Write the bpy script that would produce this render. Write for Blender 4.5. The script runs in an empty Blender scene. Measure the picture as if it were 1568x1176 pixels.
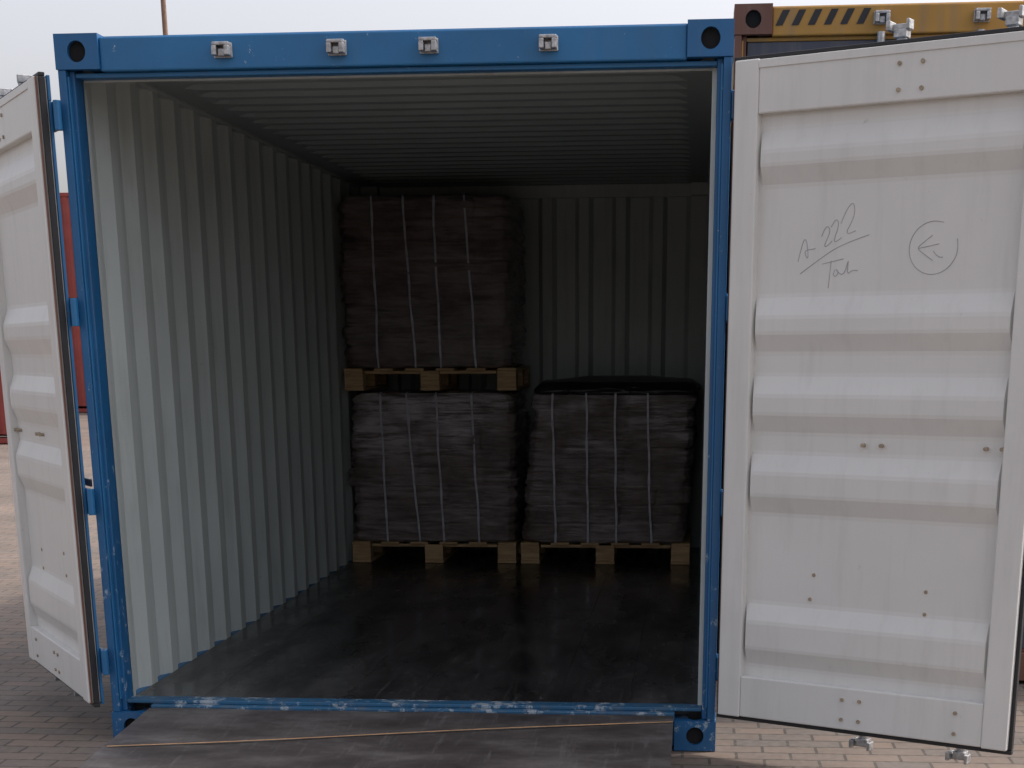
import bpy, bmesh, math, random
from mathutils import Vector, Matrix, noise
random.seed(4)
S=bpy.context.scene
# ------------------------------------------------------------------ materials
def newmat(name):
    m=bpy.data.materials.new(name); m.use_nodes=True
    nt=m.node_tree; b=nt.nodes['Principled BSDF']
    return m,nt,b
def coords(nt,scale=(1,1,1)):
    tc=nt.nodes.new('ShaderNodeTexCoord'); mp=nt.nodes.new('ShaderNodeMapping')
    mp.inputs['Scale'].default_value=scale
    nt.links.new(tc.outputs['Object'],mp.inputs['Vector']); return mp.outputs['Vector']
def noi(nt,vec,scale,detail=4,rough=.55):
    n=nt.nodes.new('ShaderNodeTexNoise'); n.inputs['Scale'].default_value=scale
    n.inputs['Detail'].default_value=min(detail,5); n.inputs['Roughness'].default_value=rough
    nt.links.new(vec,n.inputs['Vector']); return n.outputs['Fac']
def ramp(nt,fac,stops):
    r=nt.nodes.new('ShaderNodeValToRGB'); e=r.color_ramp.elements
    while len(e)>1: e.remove(e[-1])
    e[0].position=stops[0][0]; e[0].color=(*stops[0][1],1)
    for p,c in stops[1:]:
        x=e.new(p); x.color=(*c,1)
    nt.links.new(fac,r.inputs['Fac']); return r.outputs['Color']
def g(v): return (v,v,v)
def mix(nt,fac,a,b,mode='MIX'):
    m=nt.nodes.new('ShaderNodeMixRGB'); m.blend_type=mode
    for i,v in ((0,fac),(1,a),(2,b)):
        if isinstance(v,(int,float)): m.inputs[i].default_value=v
        elif isinstance(v,tuple): m.inputs[i].default_value=(*v,1)
        else: nt.links.new(v,m.inputs[i])
    return m.outputs[0]
def bump(nt,b,h,strength,dist=.01):
    n=nt.nodes.new('ShaderNodeBump'); n.inputs['Strength'].default_value=strength; n.inputs['Distance'].default_value=dist
    nt.links.new(h,n.inputs['Height']); nt.links.new(n.outputs[0],b.inputs['Normal']); return n.outputs[0]
def paint(name,col,rough=.45,chips=0.0,chipcol=(.55,.56,.55),rust=.3,dirt=.25,var=.15,bmp=True,chsc=13,low=0):
    m,nt,b=newmat(name); v=coords(nt)
    c=mix(nt,ramp(nt,noi(nt,v,2.2,4),[(.3,g(0)),(.7,g(1))]),tuple(x*(1-var) for x in col),tuple(min(1,x*(1+var)) for x in col))
    vs=coords(nt,(6,6,.6))
    c=mix(nt,ramp(nt,noi(nt,vs,3,5,.65),[(.5,g(0)),(.8,g(dirt))]),c,(.16,.14,.12))
    if rust: c=mix(nt,ramp(nt,noi(nt,v,22,5,.7),[(.68,g(0)),(.74,g(rust))]),c,(.16,.07,.035))
    if chips:
        fac=noi(nt,coords(nt,(1,1,.8)),chsc,5,.8)
        if low:   # more knocks near the ground
            sp=nt.nodes.new('ShaderNodeSeparateXYZ'); nt.links.new(v,sp.inputs[0])
            mr=nt.nodes.new('ShaderNodeMapRange'); nt.links.new(sp.outputs['Z'],mr.inputs['Value'])
            mr.inputs['From Min'].default_value=1.6; mr.inputs['From Max'].default_value=0; mr.inputs['To Min'].default_value=0; mr.inputs['To Max'].default_value=low
            ad=nt.nodes.new('ShaderNodeMath'); nt.links.new(fac,ad.inputs[0]); nt.links.new(mr.outputs[0],ad.inputs[1]); fac=ad.outputs[0]
        f=ramp(nt,fac,[(.66-chips*.2,g(0)),(.72-chips*.2,g(.75))])
        c=mix(nt,f,c,chipcol)
    nt.links.new(c,b.inputs['Base Color']); b.inputs['Roughness'].default_value=rough
    if bmp: bump(nt,b,noi(nt,v,5,1),.22,.012)
    return m
def plain(name,col,rough=.6,metal=0,var=.2,sc=20,bmp=.2):
    m,nt,b=newmat(name); v=coords(nt)
    c=mix(nt,ramp(nt,noi(nt,v,sc,4),[(.3,g(0)),(.7,g(1))]),tuple(x*(1-var) for x in col),tuple(min(1,x*(1+var)) for x in col))
    nt.links.new(c,b.inputs['Base Color']); b.inputs['Roughness'].default_value=rough; b.inputs['Metallic'].default_value=metal
    if bmp: bump(nt,b,noi(nt,v,sc*2,2),bmp,.004)
    return m
M={}
M['blue']=paint('blue_paint',(.015,.135,.315),.42,rust=.5,dirt=.12,chips=.02,chsc=30)
M['bluesc']=paint('scuffed_blue_paint',(.012,.105,.26),.48,chips=.08,rust=.7,dirt=.22,chsc=18,low=.09,chipcol=(.36,.43,.48))
M['sill']=paint('worn_sill_paint',(.02,.10,.20),.5,chips=.60,chipcol=(.40,.44,.46),rust=.8,dirt=.6,chsc=12)
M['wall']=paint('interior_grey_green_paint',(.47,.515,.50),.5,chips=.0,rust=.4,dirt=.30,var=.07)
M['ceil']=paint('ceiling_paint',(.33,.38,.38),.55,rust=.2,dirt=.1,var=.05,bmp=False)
M['cream']=paint('door_cream_paint',(.68,.675,.65),.42,rust=.22,dirt=.13,var=.035)
M['rubber']=plain('black_rubber',(.016,.016,.018),.6)
M['galv']=plain('galvanised_steel',(.42,.42,.42),.45,.7,.35,60)
M['dark']=plain('dark_hole',(.008,.008,.009),.9,bmp=0)
M['yellow']=paint('yellow_paint',(.42,.22,.04),.5,rust=.6,dirt=.5)
M['brown']=paint('brown_paint',(.15,.062,.04),.55,rust=.6,dirt=.4)
M['navy']=paint('dark_door_paint',(.05,.055,.075),.5,rust=.5,dirt=.4)
M['black']=plain('black_paint',(.015,.015,.017),.5,bmp=0)
M['red']=paint('red_paint',(.27,.045,.035),.5,rust=.4,dirt=.35,bmp=False)
M['screw']=plain('rusty_screw',(.36,.29,.21),.6,.2,.3,80)
M['ink']=plain('marker_ink',(.36,.36,.38),.7,bmp=0)
M['strap']=plain('white_strap',(.50,.50,.56),.4,0,.2,30,0)
M['sheet']=plain('black_plastic_sheet',(.014,.014,.017),.35,0,.3,14,.5)
M['pole']=plain('rusty_pole',(.22,.13,.09),.6,bmp=0)
M['tan']=plain('tan_strap',(.42,.25,.13),.7,bmp=0)
m,nt,b=newmat('pallet_wood'); v=coords(nt,(3,14,30))
c=ramp(nt,noi(nt,v,2,5),[(.3,(.36,.23,.11)),(.6,(.58,.40,.21)),(.8,(.66,.48,.28))])
nt.links.new(c,b.inputs['Base Color']); b.inputs['Roughness'].default_value=.75; bump(nt,b,noi(nt,v,4,2),.4,.004); M['wood']=m
# floor
m,nt,b=newmat('container_floor_plywood'); v=coords(nt)
c=ramp(nt,noi(nt,coords(nt,(1.7,.5,1)),2.3,5,.66),[(.34,(.013,.013,.014)),(.5,(.032,.032,.033)),(.70,(.088,.087,.086))])
sp=ramp(nt,noi(nt,v,48,4,.6),[(.65,g(0)),(.71,g(.6))]); c=mix(nt,sp,c,(.26,.25,.24))
scr=ramp(nt,noi(nt,coords(nt,(14,.7,1)),2.5,5,.7),[(.58,g(0)),(.70,g(.4))]); c=mix(nt,scr,c,(.15,.145,.14))
nt.links.new(c,b.inputs['Base Color'])
nt.links.new(ramp(nt,noi(nt,coords(nt,(1,.4,1)),3,5,.6),[(.35,g(.12)),(.65,g(.42))]),b.inputs['Roughness'])
bump(nt,b,noi(nt,v,9,3),.25,.004); M['floor']=m
# ramp
m,nt,b=newmat('ramp_steel'); v=coords(nt)
c=ramp(nt,noi(nt,coords(nt,(1.5,3,1)),2.0,5,.65),[(.3,(.045,.038,.037)),(.5,(.085,.075,.072)),(.7,(.16,.15,.145))])
scr=ramp(nt,noi(nt,coords(nt,(16,1.2,1)),2.5,5,.7),[(.56,g(0)),(.7,g(.4))]); c=mix(nt,scr,c,(.22,.21,.20))
sp=ramp(nt,noi(nt,v,40,5,.6),[(.64,g(0)),(.72,g(.5))]); c=mix(nt,sp,c,(.13,.07,.04))
nt.links.new(c,b.inputs['Base Color']); b.inputs['Roughness'].default_value=.5; b.inputs['Metallic'].default_value=.2
bump(nt,b,noi(nt,v,20,3),.4,.004); M['ramp']=m
# pavers
m,nt,b=newmat('block_paving'); v=coords(nt)
br=nt.nodes.new('ShaderNodeTexBrick'); nt.links.new(v,br.inputs['Vector'])
br.inputs['Scale'].default_value=1; br.inputs['Brick Width'].default_value=.21; br.inputs['Row Height'].default_value=.105
br.inputs['Mortar Size'].default_value=.007; br.inputs['Mortar Smooth'].default_value=.3; br.inputs['Bias'].default_value=0
br.inputs['Color1'].default_value=(.21,.155,.118,1); br.inputs['Color2'].default_value=(.15,.125,.108,1); br.inputs['Mortar'].default_value=(.07,.058,.048,1)
c=mix(nt,.6,br.outputs['Color'],ramp(nt,noi(nt,v,.9,5,.6),[(.3,g(.2)),(.7,g(.62))]),'OVERLAY')
c=mix(nt,ramp(nt,noi(nt,v,30,4),[(.4,g(0)),(.8,g(.4))]),c,(.24,.205,.17))
nt.links.new(c,b.inputs['Base Color']); b.inputs['Roughness'].default_value=.85
bump(nt,b,br.outputs['Fac'],-.5,.006); M['ground']=m
# load : brown bundles under wrinkled stretch film (sky sheen painted in high on the lower loads)
m,nt,b=newmat('shrink_wrapped_bundles'); v=coords(nt)
c=ramp(nt,noi(nt,coords(nt,(1,1,1.8)),5,5,.6),[(.3,(.085,.055,.049)),(.5,(.155,.108,.098)),(.72,(.24,.175,.16))])
st=noi(nt,coords(nt,(1.2,1.2,12)),2.2,5,.72)
sp=nt.nodes.new('ShaderNodeSeparateXYZ'); nt.links.new(v,sp.inputs[0])
zr=nt.nodes.new('ShaderNodeMapRange'); nt.links.new(sp.outputs['Z'],zr.inputs['Value'])
for k_,v_ in (('From Min',.3),('From Max',2.5),('To Min',0),('To Max',1)): zr.inputs[k_].default_value=v_
sheen_z=ramp(nt,zr.outputs[0],[(0,g(.30)),(.24,g(.32)),(.31,g(.9)),(.44,g(1)),(.5,g(.2)),(1,g(.22))])  # height mask: painted sheen peaks near the top of the lower loads
sheen_patch=ramp(nt,noi(nt,coords(nt,(1.4,1,2.2)),2.0,2),[(.40,g(.18)),(.56,g(1))])
film_sheen=mix(nt,1.0,ramp(nt,st,[(.40,g(.08)),(.56,g(.95))]),mix(nt,1.0,sheen_patch,sheen_z,'MULTIPLY'),'MULTIPLY')  # milky wrinkle streaks plus sky glints mixed into the base colour
c=mix(nt,film_sheen,c,(.70,.64,.66)); nt.links.new(c,b.inputs['Base Color'])
b.inputs['Roughness'].default_value=.34
b.inputs['Coat Weight'].default_value=1; b.inputs['Coat Roughness'].default_value=.13; b.inputs['Coat IOR'].default_value=1.6
nn=bump(nt,b,st,1.0,.035); nt.links.new(nn,b.inputs['Coat Normal']); M['load']=m
# ------------------------------------------------------------------ mesh helpers
def link(o,parent=None):
    S.collection.objects.link(o)
    if parent: o.parent=parent
    return o
def empty(name):
    e=bpy.data.objects.new(name,None); e.empty_display_size=.2; S.collection.objects.link(e); return e
class MB:
    def __init__(s): s.v=[];s.f=[]
    def box(s,x0,x1,y0,y1,z0,z1,fn=None):
        i=len(s.v)
        p=[(x0,y0,z0),(x1,y0,z0),(x1,y1,z0),(x0,y1,z0),(x0,y0,z1),(x1,y0,z1),(x1,y1,z1),(x0,y1,z1)]
        s.v+=[fn(*q) if fn else q for q in p]
        s.f+=[tuple(i+k for k in q) for q in((0,3,2,1),(4,5,6,7),(0,1,5,4),(1,2,6,5),(2,3,7,6),(3,0,4,7))]
    def cyl(s,a,b_,r,n=12,fn=None):
        a=Vector(a);b_=Vector(b_);d=(b_-a).normalized();u=d.orthogonal().normalized();w=d.cross(u);i=len(s.v)
        for c in(a,b_):
            for k in range(n):
                t=2*math.pi*k/n; q=c+u*math.cos(t)*r+w*math.sin(t)*r
                s.v.append(fn(*q) if fn else tuple(q))
        s.f+=[(i+k,i+(k+1)%n,i+n+(k+1)%n,i+n+k) for k in range(n)]
        s.f+=[tuple(i+k for k in range(n))[::-1],tuple(i+n+k for k in range(n))]
    def grid(s,rows,close=False):
        i=len(s.v);R=len(rows);C=len(rows[0])
        for r in rows: s.v+=[tuple(q) for q in r]
        for a in range(R-1):
            for c in range(C if close else C-1):
                c2=(c+1)%C; s.f.append((i+a*C+c,i+a*C+c2,i+(a+1)*C+c2,i+(a+1)*C+c))
    def obj(s,name,mat,parent=None,bevel=0,smooth=False,recalc=True):
        me=bpy.data.meshes.new(name); me.from_pydata(s.v,[],s.f); me.update()
        if recalc:
            bm=bmesh.new();bm.from_mesh(me);bmesh.ops.recalc_face_normals(bm,faces=bm.faces);bm.to_mesh(me);bm.free()
        o=bpy.data.objects.new(name,me); me.materials.append(M[mat])
        if smooth:
            for p in me.polygons:p.use_smooth=True
        link(o,parent)
        if bevel:
            md=o.modifiers.new('b','BEVEL');md.width=bevel;md.segments=2;md.limit_method='ANGLE'
        return o
def casting(name,parent,x0,y0,z0,mat,sx=.162,sy=.178,sz=.118):
    """ISO corner casting: block with oval apertures on every outer face"""
    b=MB(); h=MB(); d=MB()
    def face(o,u,w,n,a,c,hw,hh):
        o=Vector(o);u=Vector(u);w=Vector(w);n=Vector(n);K=32; cen=o+u*a/2+w*c/2
        ring=[];rect=[]
        for k in range(K):
            t=2*math.pi*(k+.5)/K; ct,st=math.cos(t),math.sin(t)
            r=1/math.sqrt((ct/hw)**2+(st/hh)**2)
            ring.append(cen+u*ct*r+w*st*r)
            q=min(a/2/abs(ct) if abs(ct)>1e-6 else 9,c/2/abs(st) if abs(st)>1e-6 else 9)
            rect.append(cen+u*ct*q+w*st*q)
        b.grid([rect,ring],True); h.grid([ring,[p-n*.022 for p in ring]],True)
        i=len(d.v); d.v+=[tuple(p-n*.021+(p-cen)*.03) for p in ring]; d.f.append(tuple(range(i,i+K)))
        for su in(-1,1):
            for sw in(-1,1):
                cor=cen+u*su*a/2+w*sw*c/2
                L=[p for p in rect if (p-cen).dot(u)*su>0 and (p-cen).dot(w)*sw>0]
                A=[p for p in L if abs(abs((p-cen).dot(u))-a/2)<1e-6]; B=[p for p in L if abs(abs((p-cen).dot(w))-c/2)<1e-6]
                if A and B:
                    pa=max(A,key=lambda p:abs((p-cen).dot(w))); pb=max(B,key=lambda p:abs((p-cen).dot(u)))
                    i=len(b.v); b.v+=[tuple(pa),tuple(cor),tuple(pb)]; b.f.append((i,i+1,i+2))
    face((x0,y0,z0),(1,0,0),(0,0,1),(0,-1,0),sx,sz,.034,.036)
    face((x0,y0+sy,z0),(1,0,0),(0,0,1),(0,1,0),sx,sz,.034,.036)
    face((x0,y0,z0),(0,1,0),(0,0,1),(-1,0,0),sy,sz,.04,.026)
    face((x0+sx,y0,z0),(0,1,0),(0,0,1),(1,0,0),sy,sz,.04,.026)
    face((x0,y0,z0+sz),(1,0,0),(0,1,0),(0,0,1),sx,sy,.032,.06)
    face((x0,y0,z0),(1,0,0),(0,1,0),(0,0,-1),sx,sy,.032,.06)
    b.obj(name,mat,parent); h.obj(name+'_aperture_rim',mat,parent); d.obj(name+'_cavity','dark',parent)
def corr_pts(y0,y1,pitch,fa,sl):
    out=[(y0,0)];y=y0+.03
    fb=1-fa-2*sl
    while y+pitch<y1:
        out+=[(y,0),(y+sl*pitch,1),(y+(sl+fb)*pitch,1),(y+(2*sl+fb)*pitch,0)]; y+=pitch
    out.append((y1,0)); return out
# ------------------------------------------------------------------ container shell
W=2.438
def cam_keeper(b,x,y,z):
    b.box(x-.034,x+.034,y-.008,y,z-.022,z+.028)
    b.box(x-.031,x-.014,y-.05,y-.008,z-.018,z+.014)
    b.box(x+.014,x+.031,y-.05,y-.008,z-.018,z+.014)
    b.box(x-.031,x+.031,y-.045,y-.008,z+.0145,z+.026)
    b.box(x-.012,x+.012,y-.034,y-.02,z-.02,z+.005)
def shell(root,X,Y,H,L,col,colsc,sillm,castm,open_=True):
    def T(x,y,z): return (X+x,Y+y,z)
    for nm,x,z in(('top_left',0,H-.118),('top_right',W-.162,H-.118),('bottom_left',0,.0),('bottom_right',W-.162,.0)):
        casting('corner_casting_'+nm,root,X+x,Y,z,castm)
        casting('corner_casting_rear_'+nm,root,X+x,Y+L-.178,z,castm)
    for side in(0,1):
        f=(lambda x,y,z:T(x,y,z)) if side==0 else (lambda x,y,z:T(W-x,y,z))
        b=MB(); b.box(.004,.034,.004,.15,.118,H-.118,f); b.box(.034,.055,.034,.12,.119,H-.119,f)
        b.obj('corner_post_'+('left','right')[side],colsc,root,.004)
        b=MB(); b.box(.0345,.042,.012,.034,.17,H-.14,f); b.obj('post_lip_'+('left','right')[side],col,root,.002)
        b=MB(); b.box(.006,.055,L-.15,L-.004,.118,H-.118,f); b.obj('rear_post_'+('left','right')[side],col,root,.004)
        b=MB(); b.box(.005,.06,.178,L-.178,H-.06,H-.003,f); b.obj('top_side_rail_'+('left','right')[side],'wall' if open_ else col,root,.004)
        b=MB(); b.box(.001,.005,.178,L-.178,H-.064,H-.002,f); b.obj('top_side_rail_cover_'+('left','right')[side],col,root)
        b=MB(); b.box(.004,.05,.178,L-.178,.03,.158,f); b.obj('bottom_side_rail_'+('left','right')[side],col,root,.004)
        if open_:
            b=MB(); b.box(.045,.167,L-.186,L-.078,H-.126,H-.048,f); b.obj('rear_casting_lining_'+('left','right')[side],'wall',root,.003)
        pr=corr_pts(.12,L-.1,.278,.26,.24)
        for nm,mt,o in(('inner','wall' if open_ else col,0),('outer',col,-.003)):
            b=MB(); b.grid([[f(.055-.036*l+o,y,z) for y,l in pr] for z in(.155,H-.058)])
            b.obj('side_wall_%s_%s'%(('left','right')[side],nm),mt,root)
    pr=corr_pts(.055,W-.055,.25,.26,.12)
    for nm,mt,o in(('inner','wall' if open_ else col,0),('outer',col,.003)):
        b=MB(); b.grid([[T(x,L-.06+.045*l+o,z) for x,l in pr] for z in(.155,H-.12)]); b.obj('rear_wall_'+nm,mt,root)
    b=MB(); b.box(.05,W-.05,L-.075,L-.008,H-.125,H-.03,T); b.obj('rear_header','wall' if open_ else col,root,.004)
    pr=corr_pts(.22,L-.05,.209,.3,.2); pr[-1]=(L-.002,0)
    xs=[(.02,0),(.17,0),(.24,1),(W-.24,1),(W-.17,0),(W-.02,0)]
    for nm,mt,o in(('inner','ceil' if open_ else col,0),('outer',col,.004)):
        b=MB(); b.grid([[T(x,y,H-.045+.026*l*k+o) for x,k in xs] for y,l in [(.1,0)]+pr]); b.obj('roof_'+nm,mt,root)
    b=MB(); b.box(.162,W-.162,.012,.1,H-.125,H-.012,T); b.obj('door_header',col,root,.006)
    b=MB(); b.box(.055,W-.055,.04,.1,H-.142,H-.1255,T); b.obj('door_header_lip',col,root,.003)
    b=MB(); b.box(.162,W-.162,.05,.178,H-.0115,H-.003,T); b.obj('door_header_top',col,root,.003)
    b=MB(); b.box(.162,W-.162,.008,.1,.015,.15,T); b.obj('door_sill',sillm,root,.006)
    b=MB(); b.box(.056,W-.056,.035,.11,.1505,.165,T); b.obj('door_sill_step',sillm,root,.003)
H=2.614; L=5.36
C1=empty('shipping_container')
shell(C1,0,0,H,L,'blue','bluesc','sill','bluesc')
b=MB()
for x in(.62,1.035,1.365,1.79): cam_keeper(b,x,.012,H-.068)
b.obj('lock_cam_keepers','galv',C1,.003)
b=MB(); b.box(.065,W-.065,.101,.106,H-.148,H-.05); b.box(W-.072,W-.0555,.08,.14,.166,H-.143); b.obj('door_jamb_lining','wall',C1)
b=MB()
nb=8; w=(W-.112)/nb
for i in range(nb):
    for (ya,yb) in((.111,2.45),(2.451,4.2),(4.201,L-.02)):
        b.box(.056+i*w+.0004,.056+(i+1)*w-.0004,ya,yb,.12,.16+random.uniform(-.0004,.0004))
b.obj('floor','floor',C1,.0008)
b=MB(); b.box(.05,W-.05,.12,L-.03,.09,.1195); b.obj('floor_underlay','black',C1)
# ------------------------------------------------------------------ doors
def door(name,root,hx,hy,dx,dy,w,scr=False):
    dirv=Vector((dx,dy,0)).normalized()
    n=Vector((dirv.y,-dirv.x,0))
    if n.dot(Vector((0,-1,0)))<0: n=-n
    zt,zb=2.472,.16
    def F(u,v,z): return (hx+dirv.x*u+n.x*v,hy+dirv.y*u+n.y*v,z)
    D=empty(name); D.parent=root
    st=.092
    ribs=[(2.25,2.06),(1.70,1.50),(1.43,1.22),(1.155,.93),(.605,.36)]
    b=MB(); b.box(0,st,-.05,0,zb,zt,F); b.box(w-st,w,-.05,0,zb,zt,F); b.obj('stiles','cream',D,.005)
    b=MB(); b.box(st,w-st,-.05,-.004,zt-.175,zt-.002,F); b.box(st,w-st,-.05,-.004,zb+.002,zb+.16,F); b.obj('rails','cream',D,.005)
    b=MB(); b.box(st-.0,w-st,-.0035,.0,zt-.03,zt-.004,F); b.obj('rail_flange','cream',D,.001)
    prof=[(zt-.174,0)]
    for a,c in ribs:   # soft pressed ribs: rounded break lines
        prof+=[(a+.006,0),(a-.008,.06),(a-.068,.93),(a-.082,1),(c+.078,1),(c+.066,.94),(c+.008,.06),(c-.006,0)]
    prof.append((zb+.159,0))
    for nm,mt,o in(('panel_inner','cream',0),('panel_outer','blue',-.004)):
        b=MB(); us=[(st-.001,.0),(st+.003,0),(st+.012,1),(w-st-.012,1),(w-st-.003,0),(w-st+.001,0)]
        b.grid([[F(u,-.036+.025*l*k+o,z) for u,k in us] for z,l in prof]); b.obj(nm,mt,D)
    b=MB()
    for q in((-.006,w+.006,zt-.08,zt+.006),(-.006,w+.006,zb-.006,zb+.08)): b.box(q[0],q[1],-.062,-.0505,q[2],q[3],F)
    for q in((-.006,.09),(w-.09,w+.006)): b.box(q[0],q[1],-.0615,-.0505,zb+.081,zt-.081,F)
    b.obj('outer_frame','blue',D,.002)
    b=MB()
    b.box(-.014,w+.014,-.043,-.02,zt+.0005,zt+.014,F); b.box(-.014,w+.014,-.043,-.02,zb-.016,zb-.0005,F)
    b.box(-.014,-.0005,-.043,-.02,zb,zt,F); b.box(w+.0005,w+.014,-.043,-.02,zb,zt,F); b.obj('gasket','rubber',D,.003)
    b=MB()
    b.box(-.005,-.0004,-.016,-.009,zb,zt,F); b.obj('gasket_retainer','brown',D)
    b=MB()
    for u in(w*.5,w*.83):
        b.cyl((u,-.098,zb-.05),(u,-.098,zt+.05),.017,14,F)
        for z,s in((zt+.05,1),(zb-.05,-1)):
            b.box(u-.022,u+.022,-.12,-.075,z-.02,z+.006,F)
            b.box(u-.04,u+.03,-.108,-.088,z-.012+s*.014,z+.010+s*.014,F)
            b.box(u-.045,u-.03,-.118,-.06,z-.012+s*.014,z+.018+s*.014,F)
            b.box(u+.02,u+.032,-.118,-.075,z-.016+s*.02,z+.016+s*.02,F)
        for z in(zt-.08,1.9,1.1,.7,zb+.08): b.box(u-.045,u+.045,-.122,-.0625,z-.025,z+.025,F)
        b.box(u-.4,u+.02,-.132,-.12,1.0,1.03,F)
    b.obj('locking_bars','galv',D,.003)
    b=MB()
    for z in(2.34,1.66,.96,.33):
        b.box(-.05,.03,-.0745,-.063,z-.05,z+.05,F); b.cyl((-.045,-.07,z-.05),(-.045,-.07,z+.05),.014,12,F)
    b.obj('hinge_blades','blue',D,.002)
    b=MB(); pr=[(.53,-.06),(.60,-.06),(.53,-.14),(.60,-.14),(.93,-.06),(.93,-.14)]
    for u,dz in pr: b.cyl((u*w,-.004,zt+dz),(u*w,.002,zt+dz),.007,10,F)
    for u,dz in((.45,.04),(.51,.04),(.45,.115),(.51,.115),(.83,.04),(.83,.115)): b.cyl((u*w,-.004,zb+dz),(u*w,.002,zb+dz),.007,10,F)
    for u,z in((.47,1.19),(.53,1.19),(.86,1.19),(.91,1.19),(.32,.72),(.7,.69),(.31,.63),(.7,.61)): b.cyl((u*w,-.038,z),(u*w,-.033 if z<1 else -.015,z),.007,10,F)
    b.obj('fixings','screw',D)
    if scr:
        def stroke(pts,nm,r=.0012):
            cu=bpy.data.curves.new(nm,'CURVE');cu.dimensions='3D';cu.bevel_depth=r;cu.bevel_resolution=1
            sp=cu.splines.new('NURBS');sp.points.add(len(pts)-1);sp.order_u=3;sp.use_endpoint_u=True
            for i,(u,z) in enumerate(pts): sp.points[i].co=(*F(u,-.0355,z),1)
            o=bpy.data.objects.new(nm,cu);cu.materials.append(M['ink']);link(o,D)
        u0,z0=.25,1.83
        stroke([(u0,z0-.02),(u0+.015,z0+.05),(u0+.03,z0+.055),(u0+.04,z0-.02),(u0+.02,z0+.015),(u0+.045,z0+.02),(u0+.065,z0+.022)],'handwriting_1')
        stroke([(u0+.085,z0+.06),(u0+.10,z0+.10),(u0+.12,z0+.08),(u0+.095,z0+.03),(u0+.105,z0+.025),(u0+.125,z0+.045)],'handwriting_2')
        stroke([(u0+.12,z0+.09),(u0+.135,z0+.12),(u0+.15,z0+.10),(u0+.13,z0+.045),(u0+.14,z0+.04),(u0+.16,z0+.055)],'handwriting_3')
        stroke([(u0+.155,z0+.10),(u0+.175,z0+.15),(u0+.20,z0+.17),(u0+.205,z0+.12),(u0+.165,z0+.055),(u0+.21,z0+.075)],'handwriting_3b')
        stroke([(u0+.01,z0-.06),(u0+.1,z0-.0),(u0+.17,z0+.035),(u0+.26,z0+.06)],'handwriting_4')
        stroke([(u0+.09,z0-.03),(u0+.17,z0-.015)],'handwriting_5')
        stroke([(u0+.125,z0-.02),(u0+.118,z0-.11)],'handwriting_6')
        stroke([(u0+.14,z0-.05),(u0+.132,z0-.065),(u0+.145,z0-.075),(u0+.155,z0-.055),(u0+.14,z0-.045),(u0+.165,z0-.07),(u0+.18,z0-.055),(u0+.19,z0-.01),(u0+.185,z0-.07),(u0+.205,z0-.05),(u0+.225,z0-.055)],'handwriting_7')
        cu_,cz=.74,1.84
        stroke([(cu_+.085*math.cos(t*.3+1.2),cz+.085*math.sin(t*.3+1.2)) for t in range(19)],'handwriting_ring')
        stroke([(cu_-.005,cz+.04),(cu_-.045,cz+.012),(cu_-.055,cz),(cu_-.045,cz-.01),(cu_+.0,cz-.04)],'handwriting_8')
        stroke([(cu_-.05,cz),(cu_+.02,cz+.012)],'handwriting_9')
        stroke([(cu_+.0,cz-.01),(cu_+.02,cz-.035),(cu_+.035,cz-.03)],'handwriting_10')
    return D
aR=.4817; aL=.9775
door('right_door',C1,W+.004,-.05,math.cos(aR),-math.sin(aR),1.13,True)
door('left_door',C1,-.078,-.035,-math.cos(aL),math.sin(aL),1.155)
b=MB()
for z in(2.34,1.66,.96,.33):
    b.box(-.028,.002,.006,.03,z-.045,z+.045); b.box(W-.002,W+.02,.0,.03,z-.045,z+.045)
    b.box(-.06,-.0285,-.0,.02,z-.022,z+.022)
b.obj('hinge_lugs','blue',C1,.003)
# ------------------------------------------------------------------ neighbour containers
C2=empty('shipping_container'); H2=2.918; X2,Y2=2.46,1.39
shell(C2,X2,Y2,H2,6.0,'yellow','brown','brown','brown',False)
b=MB()
for i in range(6):
    x=X2+.175+i*.068; i0=len(b.v); y=Y2+.0095
    b.v+=[(x,y,H2-.085),(x+.03,y,H2-.085),(x+.06,y,H2-.025),(x+.03,y,H2-.025)]; b.f.append((i0,i0+1,i0+2,i0+3))
b.obj('hazard_stripes','black',C2)
b=MB()
for x in(.62,1.035,1.365,1.79): cam_keeper(b,X2+x,Y2+.012,H2-.068)
b.obj('lock_cam_keepers','galv',C2,.003)
b=MB(); b.box(X2+.06,X2+W-.06,Y2+.03,Y2+.06,.165,H2-.145); b.obj('closed_doors','navy',C2,.004)
b=MB()
for x in(.62,1.035,1.365,1.79): b.cyl((X2+x,Y2-.0,.1),(X2+x,Y2-.0,H2-.12),.017)
b.obj('locking_bars','galv',C2)
def far_container(x,y,z,ln,h,rotz):
    R=empty('shipping_container'); b=MB()
    pr=corr_pts(.15,ln-.15,.28,.26,.24)
    for yy,s in((0,1),(W,-1)): b.grid([[(p,yy+s*(.02+.036*l),q) for p,l in pr] for q in(.16,h-.1)])
    pr2=corr_pts(.15,W-.15,.28,.26,.24)
    for xx,s in((0,1),(ln,-1)): b.grid([[(xx+s*(.02+.036*l),p,q) for p,l in pr2] for q in(.16,h-.1)])
    b.box(.02,ln-.02,.02,W-.02,h-.05,h-.03)
    b.obj('corrugated_walls','red',R)
    b=MB()
    for xx in(0,ln-.16):
        for yy in(0,W-.17): b.box(xx,xx+.16,yy,yy+.17,0,h)
    for q in(0,h-.11):
        for yy in(0.01,W-.09): b.box(.16,ln-.16,yy,yy+.08,q+.01,q+.1)
        for xx in(.01,ln-.09): b.box(xx,xx+.08,.17,W-.17,q+.01,q+.1)
    b.obj('frame','red',R,.01)
    R.location=(x,y,z); R.rotation_euler[2]=rotz
far_container(-21.2,20.5,0,12.19,2.9,0)
far_container(-15.5,34,0,12.19,2.6,0); far_container(-15.5,34,2.6,12.19,2.6,0)
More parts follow.
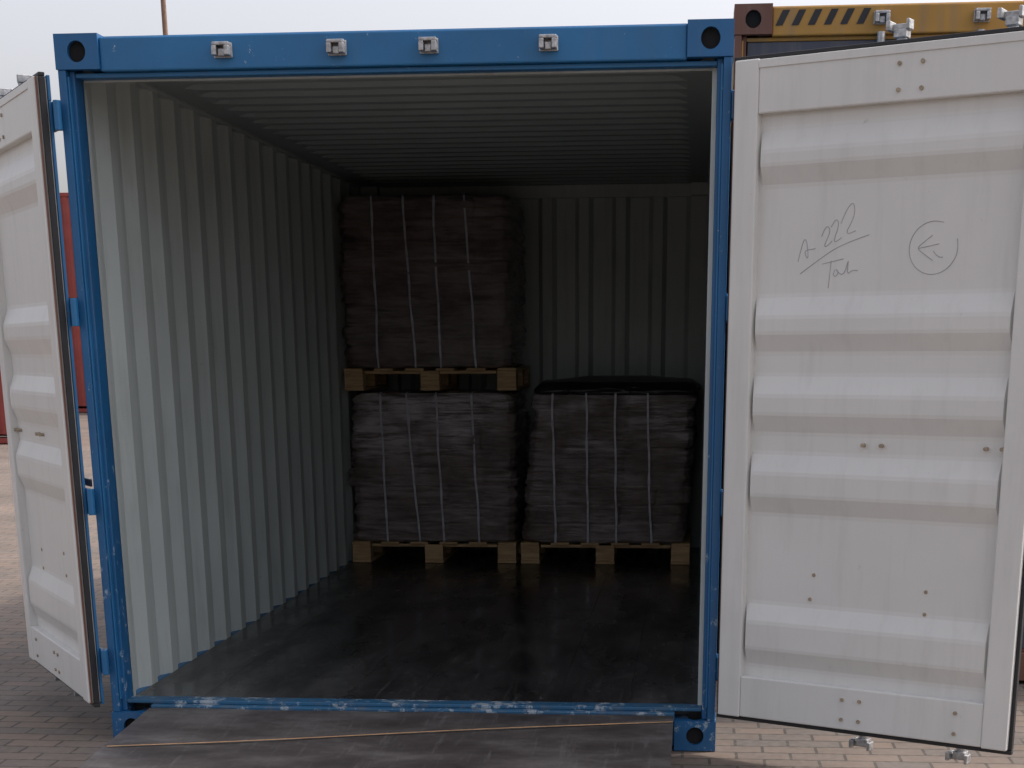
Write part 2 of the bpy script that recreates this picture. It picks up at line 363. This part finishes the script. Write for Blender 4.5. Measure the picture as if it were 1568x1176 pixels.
R=empty('lamp_post'); b=MB()
b.cyl((-7.15,24,0),(-7.15,24,11),.045,12); b.cyl((-7.15,24,10.9),(-6.2,24,11.2),.03); b.box(-6.3,-5.8,23.9,24.1,11.15,11.27)
b.cyl((-7.15,24,0),(-7.15,24,.5),.11,12)
b.obj('mast_and_arm','pole',R)
# ------------------------------------------------------------------ loading ramp
R=empty('loading_ramp')
rx0,rx1=.165,2.272; y0,z0,y1,z1=-.012,.142,-2.3,.012
b=MB()
def rp(x,t,dz=0): return (x,y0+(y1-y0)*t,z0+(z1-z0)*t+dz)
rows=[]
for t in[i/24 for i in range(25)]:
    rows.append([rp(rx0+(rx1-rx0)*k/24,t,.004*noise.noise(Vector((k*.25,t*6,0)))) for k in range(25)])
b.grid(rows); o=b.obj('ramp_plate','ramp',R); md=o.modifiers.new('s','SOLIDIFY'); md.thickness=.012; md.offset=-1
b=MB()
for x in(rx0+.005,rx0+.7,rx1-.7,rx1-.04):
    i=len(b.v); b.v+=[rp(x,.02,-.016),rp(x+.035,.02,-.016),rp(x+.035,.97,-.016),rp(x,.97,-.016),
      (x,y0-.05,.0),(x+.035,y0-.05,.0),(x+.035,y1+.07,-.002),(x,y1+.07,-.002)]
    b.f+=[tuple(i+k for k in q) for q in((0,1,2,3),(4,7,6,5),(0,4,5,1),(1,5,6,2),(2,6,7,3),(3,7,4,0))]
b.obj('ramp_stringers','ramp',R)
b=MB(); rr=[]
for k in range(41):
    s=k/40; x=rx0+.02+(rx1-rx0-.02)*s; t=.235-.195*s+.004*math.sin(s*7)
    rr.append([rp(x,t,.0065),rp(x,t+.0022,.0085),rp(x,t+.0044,.0065)])
b.grid(rr); b.obj('strap_on_ramp','tan',R,smooth=True)
# ------------------------------------------------------------------ pallets with loads
def pallet(R,x0,x1,y0,y1,z):
    w=x1-x0; b=MB(); bw=.125
    cs=[x0,(x0+x1-bw)/2,x1-bw]; ys=[y0,(y0+y1-.1)/2,y1-.1]
    for c in cs:
        b.box(c,c+bw,y0+.004,y1-.004,z+.0,z+.02)
        for y in ys: b.box(c+.002,c+bw-.002,y,y+.1,z+.0205,z+.121)
    for y in ys: b.box(x0+.13,x1-.13,y+.03,y+.09,z+.1025,z+.121)
    n=6; g_=(w-n*.12)/(n-1)
    for i in range(n): b.box(x0+i*(.12+g_),x0+i*(.12+g_)+.12,y0-.002,y1,z+.1215,z+.138)
    b.obj('wooden_pallet','wood',R,.003)
def load(R,x0,x1,y0,y1,z0,z1,lean,layers,seed,mat='load',nm='wrapped_bundles',amp=1,taper=0,dome=0):
    b=MB(); nx,ny=80,34; per=[]
    for i in range(nx): per.append((i/nx,0,0))
    for i in range(ny): per.append((1,i/ny,1))
    for i in range(nx): per.append((1-i/nx,1,2))
    for i in range(ny): per.append((0,1-i/ny,3))
    rows=[]; NZ=130; cx,cy=(x0+x1)/2,(y0+y1)/2
    for j in range(NZ+1):
        t=j/NZ; z=z0+(z1-z0)*t
        lay=(t*layers)%1; gro=1-min(1,min(lay,1-lay)*9); row=[]
        idx=int(t*layers)
        for a,c,sd in per:
            ox,oy=(a-.5)*2,(c-.5)*2
            q=(abs(ox)**14+abs(oy)**14)**(1/14); ox/=q;oy/=q
            x=cx+ox*(x1-x0)/2; y=cy+oy*(y1-y0)/2
            col=(a if sd in(0,2) else c)*5; colg=1-min(1,min(col%1,1-col%1)*10)
            off=.007*math.sin(idx*2.3+seed)+.016*noise.noise(Vector((int(col)*3.1,idx*2.7,sd+seed)))
            fold=abs(noise.noise(Vector((x*3+z*2,y*3,z*15+seed))))   # sharp horizontal film creases
            dsp=off-.016*gro-.006*colg+.022*fold+.010*noise.noise(Vector((x*4,y*4,z*26+seed)))+.010*noise.noise(Vector((x*9+z*14,y*9,z*40+seed)))+.014*math.sin(t*math.pi)
            dsp*=amp
            dsp-=taper*t
            if t>.96: dsp-=(t-.96)*.9
            if dome: dsp-=dome*t*t
            x+=ox*dsp+lean*t; y+=oy*dsp
            zz=z+.008*noise.noise(Vector((x*4,y*4,seed)))*amp
            row.append((x,y,zz))
        rows.append(row)
    b.grid(rows,True); n=len(per)
    last=rows[-1]
    inner=[((p[0]-cx-lean)*.5+cx+lean,(p[1]-cy)*.5+cy,z1+.012+dome*.25) for p in last]
    b.grid([last,inner],True); i=len(b.v); b.v+=inner; b.f.append(tuple(range(i,i+n)))
    b.obj(nm,mat,R,smooth=True)
def strap(R,tops,bots,y0,y1,z0,z1,seed):
    b=MB()
    for k,(xt,xb) in enumerate(zip(tops,bots)):
        rr=[]
        for j in range(41):
            t=j/40; x=xb+(xt-xb)*t+.010*noise.noise(Vector((k*4.1,t*4,seed))); yy=y0-.024+.006*noise.noise(Vector((k,t*9,seed)))-.010*math.sin(t*math.pi)
            hw=.0065+.004*noise.noise(Vector((k*7,t*13,seed)))
            rr.append([(x-hw,yy,z0+(z1-z0)*t),(x+hw,yy-.001,z0+(z1-z0)*t)])
        rr.append([(xt-.0065,y0+.02,z1+.016),(xt+.0065,y0+.02,z1+.016)]); rr.append([(xt-.0065,y1,z1+.018),(xt+.0065,y1,z1+.018)])
        b.grid(rr)
    b.obj('straps','strap',R)
PY0,PY1=4.345,5.20
R=empty('pallet_load')
pallet(R,.08,1.175,PY0,PY1,.162)
load(R,.098,1.158,PY0+.01,PY1,.301,1.245,.01,8,1.3)
strap(R,[.305,.475,.665,.90],[.325,.54,.70,.935],PY0+.01,PY1,.301,1.24,1)
R=empty('pallet_load')
pallet(R,.075,1.19,PY0-.02,PY1,1.265)
load(R,.08,1.150,PY0-.0,PY1,1.404,2.44,-.005,8,5.1)
strap(R,[.29,.49,.685,.87],[.305,.545,.705,.935],PY0,PY1,1.404,2.43,2)
R=empty('pallet_load')
pallet(R,1.205,2.315,PY0,PY1,.162)
load(R,1.215,2.272,PY0+.015,PY1,.301,1.262,.07,8,9.7,taper=.022)
load(R,1.30,2.345,PY0+.014,PY1+.005,1.235,1.32,.0,1,3.3,'sheet','top_sheet',.9,dome=.05)
strap(R,[1.42,1.635,1.82,2.03],[1.435,1.65,1.835,2.06],PY0+.016,PY1,.301,1.24,3)
# ------------------------------------------------------------------ ground
me=bpy.data.meshes.new('ground'); me.from_pydata([(-400,-60,-.003),(400,-60,-.003),(400,900,-.003),(-400,900,-.003)],[],[(0,1,2,3)]); me.materials.append(M['ground'])
link(bpy.data.objects.new('ground',me))
# ------------------------------------------------------------------ light
sun_dir=Vector((1,.38,0)).normalized(); el=math.radians(50)
sd=Vector((sun_dir.x*math.cos(el),sun_dir.y*math.cos(el),math.sin(el)))
l=bpy.data.lights.new('sun','SUN'); l.energy=2.2; l.angle=math.radians(4); l.color=(1,.94,.85)
lo=bpy.data.objects.new('sun',l); lo.rotation_euler=sd.to_track_quat('Z','Y').to_euler(); link(lo)
w=bpy.data.worlds.new('World'); S.world=w; w.use_nodes=True; nt=w.node_tree; bg=nt.nodes['Background']
sk=nt.nodes.new('ShaderNodeTexSky'); sk.sky_type='NISHITA'; sk.sun_disc=False; sk.sun_elevation=el
sk.sun_rotation=math.atan2(sd.x,sd.y); sk.dust_density=5; sk.air_density=1.2; sk.ozone_density=1.5
hs=nt.nodes.new('ShaderNodeHueSaturation'); hs.inputs['Saturation'].default_value=.3; hs.inputs['Value'].default_value=1.62
nt.links.new(sk.outputs[0],hs.inputs['Color'])
tn=mix(nt,1.0,hs.outputs[0],(1.0,.97,1.0),'MULTIPLY')
nt.links.new(tn,bg.inputs[0]); bg.inputs[1].default_value=.15
# ------------------------------------------------------------------ camera
f,cx,cy,yaw,pitch,roll=2422.3,840.45,1264.6,.0909,.2936,-.0046
fw=Vector((-math.sin(yaw)*math.cos(pitch),math.cos(yaw)*math.cos(pitch),-math.sin(pitch)))
rt=Vector((math.cos(yaw),math.sin(yaw),0)); up=rt.cross(fw)
r2=rt*math.cos(roll)+up*math.sin(roll); u2=-rt*math.sin(roll)+up*math.cos(roll)
c=bpy.data.cameras.new('camera'); co=bpy.data.objects.new('camera',c); link(co)
c.sensor_width=36; c.lens=36*f/1568; c.shift_x=-(cx-784)/1568; c.shift_y=(cy-588)/1568; c.clip_end=2000; c.clip_start=.05
Mx=Matrix(((r2.x,u2.x,-fw.x,2.3337),(r2.y,u2.y,-fw.y,-6.0869),(r2.z,u2.z,-fw.z,1.5255),(0,0,0,1)))
co.matrix_world=Mx; S.camera=co
S.view_settings.view_transform='Standard'; S.view_settings.look='None'; S.view_settings.exposure=0
